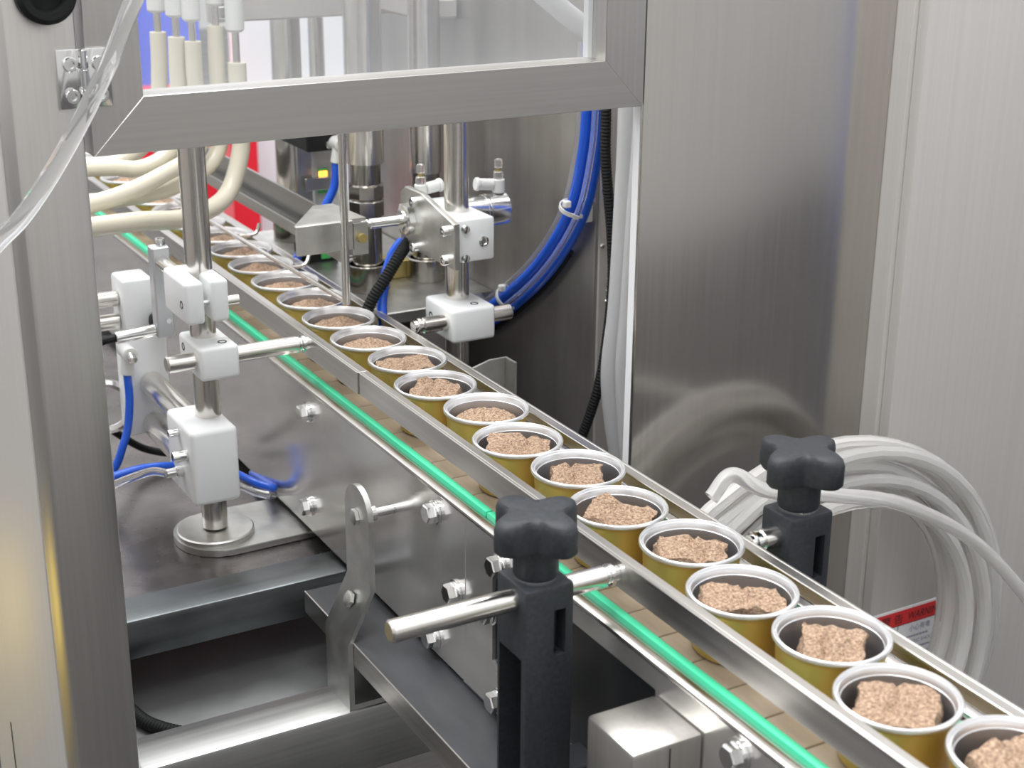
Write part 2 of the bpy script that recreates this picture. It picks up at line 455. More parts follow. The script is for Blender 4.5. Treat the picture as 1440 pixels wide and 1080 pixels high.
s2 = B(); box(s2, LX0, LX1-.004, CY-.0005, CY+.0002, LZ0-.078, LZ0-.001); s2 = obj('warning_sticker', s2, 'paper', t, smooth=False)
b = B(); box(b, LX0+.004, LX1-.008, CY-.0007, CY-.0004, LZ0-.022, LZ0-.004); obj('red_band', b, 'redink', s2, smooth=False)

# machine body wall behind the conveyor
t = thing('machine_housing', 'tall dull steel machine housing behind the conveyor and columns', 'housing', (.4, 1.4, -.9))
b = B(); box(b, .25, .62, 1.17, 1.81, -0.9, 0.75, .003); obj('shell', b, 'wall', t)
b = B(); box(b, .2535, .62, 1.1655, 1.1695, -0.9, 0.75); obj('edge_panel', b, 'satin', t)
for (px, py) in ((843, 268), (842, 347), (855, 409), (853, 424)):
    q = at(px, py, 'y', 1.1655); b = B(); lathe(b, (max(q.x, .2565), 1.1655, q.z), (0, -1, 0), [(0, 0), (.0028, 0), (.002, .0016), (0, .002)], 12); obj('screw', b, 'chrome', t)

# ------------------------------------------------------------------ conveyor
Y0, Y1 = 0.12, 2.75
t = thing('conveyor', 'long polished steel belt conveyor with a green edge strip, running under the machine', 'conveyor', (0, 1.2, -.153))
def slab_plate(y0, y1, nm='side_plate', x0=-.070, x1=-.067, m='mirror'):
    b = B(); box(b, x0, x1, y0, y1, -.153, -.001, .0006, 1); return obj(nm, b, m, t)
plates = [slab_plate(.8512, Y1)]
# front length of plate with a long window in it
b = B()
box(b, -.070, -.067, .806, .8505, -.153, -.001); box(b, -.070, -.067, .584, .806, -.153, -.125); box(b, -.070, -.067, .584, .806, -.018, -.001)
prism(b, [(.806, -.018), (.806, -.125), (.790, -.125), (.806, -.109)][1:], 'x', -.070, -.067)
box(b, -.070, -.067, Y0, .584, -.153, -.001)
front_plate = obj('side_plate', b, 'mirror', t)
b = B(); box(b, -.0668, -.0655, .57, .82, -.14, -.012); obj('window_plate', b, 'inset', t)
b = B(); box(b, .067, .070, Y0, Y1, -.153, -.001); obj('side_plate', b, 'mirror', t)
# rounded steel lip along the top of each plate
b = B(); box(b, -.0715, -.0625, Y0, Y1, -.002, .0022, .0015, 2); obj('edge_lip', b, 'brush_y', t)
b = B(); box(b, .0625, .0715, Y0, Y1, -.002, .0022, .0015, 2); obj('edge_lip', b, 'brush_y', t)
b = B(); box(b, -.0624, -.0553, Y0, Y1, -.008, -.0035); obj('channel_floor', b, 'brush_y', t)
b = B(); box(b, .0553, .0624, Y0, Y1, -.008, -.0035); obj('channel_floor', b, 'brush_y', t)
ya = Y0
for ye in (.843, 1.33, Y1):           # green strip in lengths, with visible joints
    b = B(); box(b, -.0552, -.0485, ya, ye, -.006, .0015, .0012, 2); obj('green_strip', b, 'green', t); ya = ye+.0016
b = B(); box(b, .0485, .0552, Y0, Y1, -.006, .0015, .0012, 2); obj('green_strip', b, 'green', t)
# belt of flat slats
b = B(); box(b, -.047, .047, 0, .0371, -.004, -.0003, .0006, 1)
slat = obj('belt_slat', b, 'belt', t); slat.location.y = Y0
y = Y0+.0381
while y < Y1-.038:
    c = link_copy(slat, t); c.location.y = y; y += .0381
# bolts on the near plate
def bolt(par, p, r=.0085, stud=True):
    b = B(); hexhead(b, p, (-1, 0, 0), r, .0065, 1)
    return obj('bolt', b, 'chrome', par)
for (px, py) in ((433, 580), (436, 711), (613, 720), (642, 832), (612, 895)):
    q = at(px, py, 'x', -.070); bolt(plates[0], (-.0702, q.y, q.z))
for (px, py) in ((702, 985), (704, 795), (692, 860), (1040, 1060)):
    q = at(px, py, 'x', -.070); bolt(front_plate, (-.0702, q.y, q.z))
# side guide rails
def guide_rail(side, label, y0, ym, y1, zt=.0425, xo=.055, xi=.0455):
    s = side; zb = .0205 if zt > .04 else .014
    g = thing('guide_rail', label, 'guide rail', (s*.05, (y0+y1)/2, .021))
    for (a, e, dx) in ((y0, ym, 0.0), (ym+.0008, y1, .0012)):
        b = B(); box(b, min(s*(xo+dx), s*(xo-.0025+dx)), max(s*(xo+dx), s*(xo-.0025+dx)), a, e, zb, zt, .0006, 1)
        w = obj('rail_web', b, 'brush_y', g)
        b = B(); box(b, min(s*(xo-.0026+dx), s*xi), max(s*(xo-.0026+dx), s*xi), a, e, zt-.0023, zt, .0006, 1)
        obj('rail_top', b, 'brush_y', g)
    return g
guide_rail(-1, 'steel guide rail beside the green strip, on the near side of the cups', Y0, 1.088, Y1)
guide_rail(1, 'steel guide rail behind the cups, on the far side of the belt', Y0, 1.5, Y1, .031, .0585, .0475)
# inner lip of the far rail


# black strip ledge beside the conveyor
t = thing('ledge', 'flat ledge with black top along the foot of the conveyor plate', 'ledge', (-.095, .6, -.178))
b = B(); box(b, -.1205, -.0665, .16, 1.075, -.162, -.1585); obj('ledge_top', b, 'strip', t)
b = B(); box(b, -.1222, -.1207, .16, 1.075, -.180, -.1578, .0004, 1); obj('ledge_flange', b, 'brush_y', t)

# bent strap bracket between plate and front beam
t = thing('strap_bracket', 'bent steel strap with a rounded top bolted beside the conveyor plate', 'bracket', (-.12, .988, -.224))
b = B()
W0, W1 = .962, 1.012; wc = (W0+W1)/2; hw = (W1-W0)/2
path = [(-.100, -.046), (-.100, -.112), (-.1225, -.158), (-.1225, -.219)]
path2 = [(-.105, -.046), (-.105, -.1135), (-.1275, -.1595), (-.1275, -.219)]
nA = []
sec = list(zip(path, path2))
rows = []
for (a, c) in sec:
    rows.append([b.verts.new((a[0], W0, a[1])), b.verts.new((a[0], W1, a[1])), b.verts.new((c[0], W1, c[1])), b.verts.new((c[0], W0, c[1]))])
for r0, r1 in zip(rows, rows[1:]):
    for k in range(4):
        b.faces.new((r0[k], r0[(k+1) % 4], r1[(k+1) % 4], r1[k]))
b.faces.new(rows[0]); b.faces.new(rows[-1][::-1])
prism(b, [(wc+hw*math.cos(a*PI/16), -.046+hw*math.sin(a*PI/16)) for a in range(17)], 'x', -.105, -.100)
box(b, -.1275, -.088, W0, W1, -.224, -.219)
obj('strap', b, 'cast', t)
for z in (-.050, -.128):
    b = B()
    if z > -.1: lathe(b, (-.0998, wc, z), (1, 0, 0), [(0, 0), (.0105, 0), (.0105, .0028), (.0085, .003), (.0105, .0034), (.0105, .006), (.007, .0065), (.007, .012), (.0042, .0125), (.0042, .0295), (0, .0295)], 20); obj('spacer', b, 'chrome', t); b = B()
    px_ = -.1052 if z > -.1 else -.1134
    hexhead(b, (px_, wc, z), (-1, 0, 0) if z > -.1 else (-.9, 0, .43), .0075, .004); obj('bolt', b, 'cast', t)

# small steel junction box on the plate
t = thing('mounting_box', 'small square steel box fixed to the conveyor plate', 'box', (-.097, .556, -.08))
b = B(); box(b, -.1235, -.0703, .530, .5835, -.085, -.0205, .003, 2); obj('shell', b, 'brush_v', t)
b = B(); box(b, -.096, -.0955, .5294, .5299, -.085, -.0235); obj('seam', b, 'hole', t)
for (dy, z) in ((.02, -.053),):
    b = B(); hexhead(b, (-.1237, .53+dy, z), (-1, 0, 0), .0065, .007, 1); obj('bolt', b, 'chrome', t)

# ------------------------------------------------------------------ rail brackets with star knobs
def star_knob(par, c, R, h, m='black'):
    """four-lobed knob head on a round collar"""
    x, y, z = c
    b = B(); n = 64; rings = []
    zs = [(0, .93), (.12, 1.0), (.75, 1.0), (.92, .95), (1.0, .86)]
    for (hz, sc_) in zs:
        ring = []
        for i in range(n):
            a = 2*PI*i/n
            r = R*sc_*(.56+.44*((1+math.cos(4*a))/2)**1.1)
            ring.append(b.verts.new((x+r*math.cos(a+.25), y+r*math.sin(a+.25), z+h*hz)))
        rings.append(ring)
    for a_, c_ in zip(rings, rings[1:]):
        for i in range(n): b.faces.new((a_[i], a_[(i+1) % n], c_[(i+1) % n], c_[i]))
    b.faces.new(rings[0][::-1])
    dome = [[b.verts.new(rings[-1][i].co.lerp(Vector((x, y, z+h*1.03)), f)) for i in range(n)] for f in (.35, .8)]
    for a_, c_ in zip([rings[-1]]+dome, dome):
        for i in range(n): b.faces.new((a_[i], a_[(i+1) % n], c_[(i+1) % n], c_[i]))
    b.faces.new(dome[-1])
    return obj('star_knob', b, m, par, angle=45)

def rail_bracket(label, x0, x1, y0, y1, zt, zb, rod, knobc):
    t = thing('rail_bracket', label, 'bracket', ((x0+x1)/2, (y0+y1)/2, zb))
    b = B(); box(b, x0, x1, y0, y1, zb, zt, .003, 2)
    body = obj('body', b, 'black', t)
    c = B(); box(c, x0-.01, x1-.010, y0+.005, y1-.005, zb-.01, zt-.052)
    cut(body, c)
    c = B(); box(c, x1-.016, x1-.007, y0-.01, y0+.012, zt-.052, zt-.018); cut(body, c)
    kx, ky = knobc
    b = B(); fx = (x1+.0003, -.0702) if x1 < 0 else (.0702, x0-.0003)
    box(b, fx[0], fx[1], y0+.006, y1-.006, zb+.012, zb+.05, .001, 1); obj('foot', b, 'black', t)
    b = B(); lathe(b, (kx, ky, zt), (0, 0, 1), [(0, 0), (.0145, 0), (.0145, .0016), (0, .0016)], 28); obj('washer', b, 'chrome', t)
    b = B(); lathe(b, (kx, ky, zt+.0017), (0, 0, 1), [(0, 0), (.0145, 0), (.0155, .002), (.0155, .022), (.013, .024), (0, .024)], 32); obj('collar', b, 'black', t)
    star_knob(t, (kx, ky, zt+.0245), .0355, .023)
    return t
rail_bracket('black plastic rail bracket with star knob in front of the green strip', -.1365, -.0985, .640, .680, .043, -.1583, None, (-.1175, .660))
rail_bracket('black plastic rail bracket with star knob in front of the hose coil', .083, .123, .640, .674, .046, -.150, None, (.103, .657))
ROD_Y = .656; ROD_Z = .0315
def guide_rod(label, xa, xb, y, z, r, tipx):
    t = thing('guide_rod', label, 'rod', (xa, y, z-r))
    b = B(); cyl(b, (xa, y, z), (xb, y, z), r, 28, .0015); obj('bar', b, 'rod', t)
    s = 1 if tipx > xb else -1
    b = B(); lathe(b, (xb, y, z), (s, 0, 0), [(0, 0), (r*.8, 0), (r*.8, .002), (r*1.02, .0025), (r*1.02, .0055), (r*.75, .006), (r*.75, abs(tipx-xb)), (0, abs(tipx-xb))], 24); obj('rod_tip', b, 'chrome', t)
    return t
guide_rod('thin polished rod held by the black bracket in front of the green strip', -.2275, -.0655, ROD_Y, ROD_Z, .0078, -.0552)
guide_rod('thin polished rod held by the black bracket in front of the hose coil', .125, .0685, ROD_Y, ROD_Z-.004, .0078, .0588)

# ------------------------------------------------------------------ support columns with nylon clamps
RX, RY = -.152, 1.236
SX = .123
def clamp(label, x0, x1, y0, y1, z0, z1, screws=(), bev=.004, split=None, holes=()):
    t = thing('clamp_block', label, 'clamp', ((x0+x1)/2, (y0+y1)/2, z0))
    b = B()
    if split:
        s0, s1 = split
        box(b, x0, s0, y0, y1, z0, z1, bev, 3); box(b, s1, x1, y0, y1, z0, z1, bev, 3); box(b, s0-.008, s1+.008, RY+.004, y1-.001, z0+.0005, z1-.0005)
    else:
        box(b, x0, x1, y0, y1, z0, z1, bev, 3)
    obj('block', b, 'white', t)
    for (p, d, r) in screws:
        b = B(); socket(b, p, d, r, .004); obj('screw', b, 'chrome', t)
    for (p, d, r) in holes:
        b = B(); lathe(b, Vector(p)-Vector(d)*.002, d, [(0, 0), (r, 0), (r, .0024), (r*.7, .0024), (r*.7, .001), (0, .001)], 16); obj('screw_hole', b, 'inset', t)
    return t
def column(label, x, y, r, z0, z1, m='rod', nm='support_column'):
    b = B(); cyl(b, (x, y, z0), (x, y, z1), r, 36, .001)
    return tag(obj(nm, b, m), label, 'column')
column('polished upright column through three white clamps, standing on the lug plate', RX, RY, .0127, -.151, .272)
column('polished upright column behind the cups, with a white cross clamp and air cylinder', SX, RY, .0127, TABLE, .272)
clamp('slotted white nylon clamp at the top of the front column', -.181, -.139, 1.19, 1.258, .076, .117, split=(-.1625, -.156),
      holes=(((-.181, 1.203, .094), (-1, 0, 0), .004),))
b = B(); cyl(b, (-.168, 1.20, .094), (-.15, 1.20, .094), .0025, 12); tag(obj('clamp_screw', b, 'chrome'), 'screw across the slot of the split white clamp', 'screw')
clamp('white nylon cross clamp holding the cross rod on the front column', -.170, -.131, 1.193, 1.258, .018, .051,
      holes=(((-.143, 1.207, .051), (0, 0, 1), .0045), ((-.170, 1.243, .040), (-1, 0, 0), .004)))
clamp('tall white nylon block low on the front column, with air fittings', -.184, -.137, 1.193, 1.272, -.108, -.031, bev=.005)
clamp('white nylon cross clamp on the column behind the cups', .096, .146, 1.193, 1.258, .014, .050,
      holes=(((.128, 1.207, .050), (0, 0, 1), .0042), ((.096, 1.243, .032), (-1, 0, 0), .0042)))
def cross_rod(label, xa, xb, tipx, y, z, r=.0083):
    return guide_rod(label, xa, xb, y, z, r, tipx)
cross_rod('cross rod through the white clamp of the front column to the near guide rail', -.198, -.0655, -.0552, 1.209, .0360)
cross_rod('cross rod through the white clamp behind the cups to the far guide rail', .172, .0685, .0588, 1.209, .0345)

# lug plate with flange under the front column
t = thing('lug_plate', 'rounded steel lug plate with flange carrying the front column', 'plate', (RX, RY, -.166))
b = B()
poly = [(-.02, 1.192), (-.02, 1.288)] + [(-.150+.042*math.cos(a), 1.240+.048*math.sin(a)) for a in [PI/2+k*PI/20 for k in range(21)]]
prism(b, poly, 'z', -.1655, -.1585, .001); obj('plate', b, 'cast', t)
b = B(); lathe(b, (RX, RY, -.1584), (0, 0, 1), [(0, 0), (.0385, 0), (.0385, .005), (.037, .0062), (0, .0062)], 40); obj('flange', b, 'cast', t)

# pair of thick rods with white end plate
for (z, w) in ((-.049, 'upper'), (-.096, 'lower')):
    b = B(); cyl(b, (-.160, 1.2725, z), (-.160, 1.399, z), .0135, 30, .001)
    tag(obj('tie_rod', b, 'rod'), '%s of two thick rods from the tall white block to the white end plate' % w, 'rod')
t = thing('end_plate', 'white nylon end plate at the back of the two thick rods', 'block', (-.165, 1.42, -.105))
b = B(); box(b, -.187, -.140, 1.4, 1.432, -.106, .002, .003, 2); obj('block', b, 'white', t)
t = thing('pivot_block', 'white nylon block with two round bars near the corner post', 'block', (-.165, 1.42, .009))
b = B(); box(b, -.183, -.149, 1.4, 1.445, .0025, .066, .004, 2); obj('block', b, 'white', t)
for (z, r) in ((.043, .0085), (.018, .0085)):
    b = B(); cyl(b, (-.1835, 1.421, z), (-.27, 1.421, z), r, 24, .001); obj('bar', b, 'rod', t)
star_kn = star_knob(t, (-.150, 1.385, .012), .013, .02)
# grey sensor arm
t = thing('sensor_mount', 'flat grey metal arm with a socket screw, beside the split white clamp', 'arm', (-.165, 1.32, .03))
b = B(); box(b, -.174, -.156, 1.312, 1.328, .028, .1215, .0015, 1); obj('arm', b, 'alu', t)
b = B(); socket(b, (-.163, 1.32, .1215), (0, 0, 1), .005, .007); obj('screw', b, 'chrome', t)
b = B(); lathe(b, (-.162, 1.312, .045), (0, -1, 0), [(0, 0), (.0028, 0), (.0028, .0006), (0, .0006)], 12); obj('set_screw', b, 'chrome', t)
b = B(); cyl(b, (-.165, 1.312, .106), (-.165, 1.2585, .106), .0072, 22, .0008); obj('pivot_rod', b, 'rod', t)
b = B(); cyl(b, (-.1385, 1.225, .085), (-.118, 1.225, .085), .005, 18, .0008); tag(obj('stub_pin', b, 'rod'), 'short steel pin sticking out of the split white clamp', 'pin')
# fibre sensor and its cable
t = thing('probe_sensor', 'slim chrome barrel sensor with black cable fixed to the grey arm', 'sensor', (-.2, 1.318, .03))
sa = at(220, 464, 'y', 1.32); sb = at(163, 483, 'y', 1.32)
b = B(); cyl(b, (-.1742, 1.32, sa.z), (sb.x, 1.32, sa.z-.002), .0062, 20, .0008); obj('barrel', b, 'chrome', t)
b = B(); sweep(b, spline([(sb.x, 1.32, sa.z-.002), (sb.x-.012, 1.322, sa.z-.004), (sb.x-.03, 1.33, sa.z-.012), (sb.x-.06, 1.34, sa.z-.02)]), .004, 10); obj('cable', b, 'rubber', t)

# air fitting with blue hose on the white end plate
def hose(name, pts, r, m, label, cat='hose', seg=12, n=8, group=None, ribs=0.0):
    b = B(); p = spline(pts, n)
    if ribs: p = resample(spline(pts, 30), .0017)
    sweep(b, p, r, seg, ribs)
    return tag(obj(name, b, m), label, cat, group)
t = thing('elbow_fitting', 'pale push-in elbow fitting with a brass collar on the white end plate', 'fitting', (-.19, 1.39, -.04))
e0 = at(184, 497, 'y', 1.38); e1 = at(180, 523, 'y', 1.38)
b = B(); cyl(b, (e0.x-.002, 1.3995, e0.z), (e0.x-.002, 1.374, e0.z), .008, 20, .001); obj('swivel', b, 'fitting', t)
b = B(); cyl(b, (e0.x-.002, 1.3738, e0.z), (e0.x-.002, 1.364, e0.z-.003), .0045, 16, .001); obj('screw', b, 'chrome', t)
b = B(); cyl(b, (e0.x-.002, 1.384, e0.z), (e1.x, 1.384, e1.z-.004), .0068, 20, .001); obj('spigot', b, 'fitting', t)
hose('air_hose', [(e1.x, 1.384, e1.z-.004), at(182, 560, 'y', 1.38), at(180, 600, 'y', 1.375), at(172, 630, 'y', 1.37), at(163, 655, 'y', 1.37), at(140, 690, 'y', 1.37)], .0044, 'blue', 'blue air hose hanging from the pale elbow fitting')
b = B(); lathe(b, at(150, 570, 'y', 1.44), (-.3, -1, .1), [(.026, 0), (.030, .002), (.030, .008), (.026, .010), (.022, .008), (.022, .002)], 36, True)
tag(obj('steel_ring', b, 'chrome'), 'steel ring behind the corner post beside the white end plate', 'ring')
hose('power_cable', [at(150, 600, 'y', 1.44), at(190, 625, 'y', 1.45), at(215, 634, 'y', 1.45), at(250, 639, 'y', 1.44), at(262, 641, 'y', 1.44)], .0042, 'rubber', 'black cable behind the tall white block', 'cable')
# fittings of the tall block
t = thing('block_fittings', 'metal push-in fittings and screws on the side of the tall white block', 'fittings', (-.19, 1.24, -.08))
for (px, py, r, L) in ((250, 608, .0042, .010), (262, 640, .0058, .014)):
    q = at(px, py, 'x', -.1845)
    b = B(); socket(b, (-.1842, q.y, q.z), (-1, 0, 0), r, L); obj('screw', b, 'chrome', t)
q = at(256, 662, 'x', -.1845)
b = B(); lathe(b, (-.1842, q.y, q.z), (-1, 0, 0), [(0, 0), (.006, 0), (.006, .006), (.0048, .007), (.0048, .016), (0, .016)], 18); obj('spigot', b, 'chrome', t)
hose('air_hose', [(-.199, q.y, q.z), at(215, 663, 'y', q.y+.01), at(190, 670, 'y', q.y+.015), at(160, 682, 'y', q.y+.02), at(120, 700, 'y', q.y+.02)], .0042, 'clear', 'clear air hose from the side of the tall white block')
hose('air_hose', [at(268, 655, 'y', q.y+.03), at(225, 656, 'y', q.y+.03), at(195, 660, 'y', q.y+.03), at(160, 670, 'y', q.y+.03), at(120, 684, 'y', q.y+.03)], .0042, 'blue', 'blue air hose beside the clear one at the tall white block')
hose('air_hose', [at(300, 650, 'z', -.128), at(345, 672, 'z', -.13), at(365, 681, 'z', -.133), at(385, 685, 'z', -.138), (-.067, 1.36, -.158)], .0042, 'blue', 'blue air hose running from the tall white block towards the conveyor plate')
hose('air_hose', [at(300, 666, 'z', -.13), at(345, 687, 'z', -.134), at(365, 694, 'z', -.138), at(385, 696, 'z', -.144), (-.067, 1.332, -.161)], .004, 'clear', 'clear air hose under the blue one towards the conveyor plate')

# ------------------------------------------------------------------ air cylinder assembly on the rear column
CYY, CZ = 1.268, .127
t = thing('air_cylinder', 'round steel air cylinder in a white block with a four-screw face plate', 'cylinder', (.12, 1.25, .095))
b = B(); box(b, .1025, .146, 1.196, 1.30, .098, .1425, .003, 2); obj('block', b, 'white', t)
b = B(); prism(b, [(1.188, .094), (1.312, .094), (1.312, .150), (1.300, .158), (1.262, .158), (1.188, .141)], 'x', .0955, .1022, .001); obj('face_plate', b, 'cast', t)
for (y, z) in ((1.202, .102), (1.202, .132), (1.272, .099), (1.272, .147)):
    b = B(); socket(b, (.0955, y, z), (-1, 0, 0), .0055, .007); obj('screw', b, 'chrome', t)
for (z, ) in ((.133,), (.103,)):
    b = B(); lathe(b, (.112, 1.196, z), (0, -1, 0), [(0, 0), (.005, 0), (.004, .003), (.002, .0035), (0, .0035)], 16); obj('screw', b, 'chrome', t)
b = B(); lathe(b, (.133, 1.196, .118), (0, -1, 0), [(0, 0), (.0055, 0), (.0055, .001), (.0035, .0015), (.003, .0008), (0, .0008)], 16); obj('screw', b, 'chrome', t)
b = B(); hexhead(b, (.0953, 1.290, CZ-.002), (-1, 0, 0), .0175, .008); obj('lock_nut', b, 'chrome', t)
b = B(); cyl(b, (.0872, 1.290, CZ-.002), (.0845, 1.290, CZ-.002), .010, 24); obj('bush', b, 'chrome', t)
b = B(); lathe(b, (.0845, 1.290, CZ-.002), (-1, 0, 0), [(0, 0), (.0055, 0), (.0055, .034), (.0042, .035), (.0042, .037), (.0055, .038), (.0055, .044), (.0045, .0455), (0, .0455)], 20); obj('piston_rod', b, 'chrome', t)
b = B(); lathe(b, (.1465, 1.268, .130), (1, 0, 0), [(0, 0), (.0165, 0), (.0165, .024), (.0172, .0245), (.0172, .0265), (.0158, .027), (.0158, .028), (.0175, .0285), (.0175, .050), (.016, .0515), (0, .0515)], 36); obj('barrel', b, 'chrome', t)
def flow_control(label, p, side):
    x, y, z = p
    t = thing('flow_valve', label, 'valve', p)
    b = B(); cyl(b, (x, y, z), (x, y, z+.015), .0068, 22, .001); obj('valve_body', b, 'fitting', t)
    b = B(); lathe(b, (x, y, z+.0151), (0, 0, 1), [(0, 0), (.0055, 0), (.0055, .007), (.0048, .0075), (0, .0075)], 20); obj('collar', b, 'clear', t)
    b = B(); lathe(b, (x, y, z+.0228), (0, 0, 1), [(0, 0), (.003, 0), (.003, .004), (0, .004)], 6); obj('needle', b, 'brass', t)
    b = B(); lathe(b, (x, y, z+.0269), (0, 0, 1), [(0, 0), (.0045, 0), (.0045, .008), (.0035, .009), (0, .009)], 16); obj('knob', b, 'clear', t)
    b = B(); cyl(b, (x+side*.006, y+.001, z+.009), (x+side*.0215, y+.003, z+.0105), .0062, 20, .001); obj('spigot', b, 'fitting', t)
    b = B(); cyl(b, (x+side*.0216, y+.003, z+.0105), (x+side*.026, y+.0035, z+.011), .0072, 20, .001); obj('release_ring', b, 'fitting', t)
    return t
v1 = at(592, 290, 'y', 1.30); flow_control('pale flow valve with clear knob on the front of the air cylinder', (v1.x, 1.30, .1435), 1)
v2 = at(703, 282, 'y', 1.268); flow_control('pale flow valve with clear knob on the rear end of the air cylinder', (v2.x-.002, 1.268, .1478), -1)

# pusher and guide channel
t = thing('pusher', 'folded steel pusher with a triangular top in front of the piston rod', 'pusher', (.0, 1.27, .1))
b = B(); box(b, -.040, .022, 1.268, 1.272, .106, .137, .001, 1); obj('front_plate', b, 'cast', t)
b = B(); prism(b, [(-.040, 1.2725), (.038, 1.2725), (.032, 1.345), (.010, 1.345)], 'z', .1335, .137); obj('top_plate', b, 'cast', t)
b = B(); prism(b, [(.0222, 1.268), (.0222, 1.272), (.038, 1.2725), (.038, 1.268)], 'z', .100, .133); obj('wing', b, 'cast', t)
b = B(); cyl(b, (.030, 1.2675, .118), (.030, 1.262, .118), .0048, 12); obj('screw', b, 'brass', t)
t = thing('guide_channel', 'long open steel channel running above the cups behind the pusher', 'channel', (.06, 1.8, .075))
b = B(); box(b, .061, .064, 1.36, 2.45, .070, .108, .0005, 1); obj('back_web', b, 'dull', t)
b = B(); box(b, .0500, .0608, 1.36, 2.45, .070, .073, .0005, 1); obj('bottom_flange', b, 'dull', t)
b = B(); box(b, .0470, .0498, 1.36, 2.45, .066, .080, .0005, 1); obj('front_lip', b, 'dull', t)

# hold-down wire
t = thing('hold_down_wire', 'thin steel wire frame lying along the cup rims with an upright stem', 'wire frame', (0, 1.24, .05))
b = B(); cyl(b, (.001, 1.241, .0605), (.001, 2.0, .0465), .0026, 12); obj('long_wire', b, 'rod', t)
b = B(); cyl(b, (0, 1.240, .058), (0, 1.240, .262), .0042, 14, .001); obj('stem', b, 'rod', t)
for y in (1.405, 1.56):
    b = B(); sweep(b, spline([(.003, y, .056), (.018, y, .055), (.026, y+.004, .058), (.031, y+.008, .066)]), .0022, 8); obj('hook', b, 'rod', t)

# ------------------------------------------------------------------ lifting columns behind
b = B(); prism(b, [(.078, 1.363), (.150, 1.363), (.166, 1.385), (.249, 1.385), (.249, 1.78), (.100, 1.78), (.100, 1.50), (.078, 1.48)], 'z', -.014, 0, .001)
tag(obj('base_plate', b, 'cast'), 'bright machined base plate under the lifting columns', 'plate')
b = B(); cyl(b, (.17, 1.55, TABLE), (.17, 1.55, -.0145), .05, 32); tag(obj('pedestal', b, 'cast'), 'round pedestal below the machined base plate', 'pedestal')
def lift(label, px, py, x, r, cup_r, m='rod_dark', nut=None, cuph=.03, step=None, wide=None):
    q = at(px, py, 'x', x)
    t = thing('lifting_column', label, 'column', (x, q.y, 0.0))
    b = B(); cyl(b, (x, q.y, .001), (x, q.y, .75), r, 36); obj('shaft', b, m, t)
    if cup_r:
        b = B(); lathe(b, (x, q.y, 0.0002), (0, 0, 1), [(cup_r, 0), (cup_r, cuph), (cup_r-.002, cuph+.001), (cup_r-.004, cuph), (cup_r-.004, .004), (0, .004), (0, 0)], 36); obj('base_cup', b, 'rod_dark', t)
    if nut:
        b = B(); lathe(b, (x, q.y, nut), (0, 0, 1), [(r+.0005, 0), (r+.004, .001), (r+.004, .018), (r+.002, .02), (r+.004, .022), (r+.004, .036), (r+.0005, .038)], 8); obj('nut', b, 'rod_dark', t)
    if wide:
        z0, rr = wide
        b = B(); cyl(b, (x, q.y, z0), (x, q.y, .7), rr, 36); obj('sleeve', b, 'rod', t)
    return t
lift('dark lifting column farthest along the belt, behind the guide channel', 413, 335, .135, .019, .026, 'rod', cuph=.03)
lift('dark lifting column with a coupling nut in a base cup, behind the thin stem', 518, 395, .125, .0175, .0255, 'rod_dark', nut=.088, wide=(.150, .0215))
lift('slim column standing on the machined plate behind the air cylinder', 600, 372, .205, .0165, .024, 'rod_dark', cuph=.026, wide=(.13, .0185))
lift('thin chrome column behind the sensor amplifier', 453, 300, .215, .0105, None, 'rod')
b = B(); q = at(553, 388, 'z', 0.0); box(b, q.x-.03, q.x+.016, q.y-.014, q.y+.02, .0003, .022, .001, 1)
tag(obj('brass_block', b, 'brass'), 'small brass coloured block on the machined base plate', 'block')

# sensor amplifier
t = thing('sensor_amplifier', 'grey sensor amplifier with orange lamp and green windows on a steel plate', 'sensor', (.14, 1.6, .0))
aq = at(437, 300, 'y', 1.60)
def ab(nm, pa, pb, y0, y1, m, bev=.0008):
    a = at(*pa, 'y', y0); c = at(*pb, 'y', y0)
    b = B(); box(b, min(a.x, c.x), max(a.x, c.x), y0, y1, min(a.z, c.z), max(a.z, c.z), bev, 1); return obj(nm, b, m, t)
ab('back_plate', (416, 190), (442, 320), 1.600, 1.604, 'cast')
ab('amplifier', (442, 205), (478, 300), 1.597, 1.62, 'grey', .002)
ab('green_window', (448, 238), (462, 252), 1.593, 1.5968, 'ampgreen')
ab('signal_lamp', (448.5, 241.5), (461, 248), 1.590, 1.5928, 'led')
ab('green_window', (448, 266), (462, 271), 1.593, 1.5968, 'ampgreen')
ab('clip', (430, 252), (464, 266), 1.588, 1.5925, 'cast')
ab('sticker', (464, 270), (478, 300), 1.593, 1.5965, 'paper')
ab('foot', (425, 345), (478, 392), 1.60, 1.63, 'rubber', .003)
ab('lower_case', (432, 318), (474, 350), 1.603, 1.625, 'grey', .002)
ab('green_window', (452, 354), (466, 363), 1.598, 1.6, 'ampgreen')
t = thing('valve_manifold', 'black valve block above the sensor amplifier', 'valve', (.13, 1.55, .14))
a = at(432, 215, 'y', 1.555); c = at(474, 180, 'y', 1.555)
b = B(); box(b, a.x, c.x, 1.555, 1.66, a.z, c.z+.03, .002, 1); obj('block', b, 'rubber', t)
q = at(463, 204, 'y', 1.555); b = B(); lathe(b, (q.x, 1.555, q.z), (0, -1, 0), [(0, 0), (.005, 0), (.004, .002), (0, .002)], 14); obj('port', b, 'chrome', t)
t = thing('elbow_fitting', 'pale elbow fitting at the side of the black valve block', 'fitting', (.16, 1.53, .15))
q = at(482, 205, 'y', 1.53); b = B(); cyl(b, (q.x, 1.554, q.z), (q.x, 1.532, q.z), .0085, 20, .001); obj('swivel', b, 'fitting', t)
q2 = at(478, 232, 'y', 1.53); b = B(); cyl(b, (q.x, 1.541, q.z), (q2.x, 1.541, q2.z), .0072, 20, .001); obj('spigot', b, 'fitting', t)
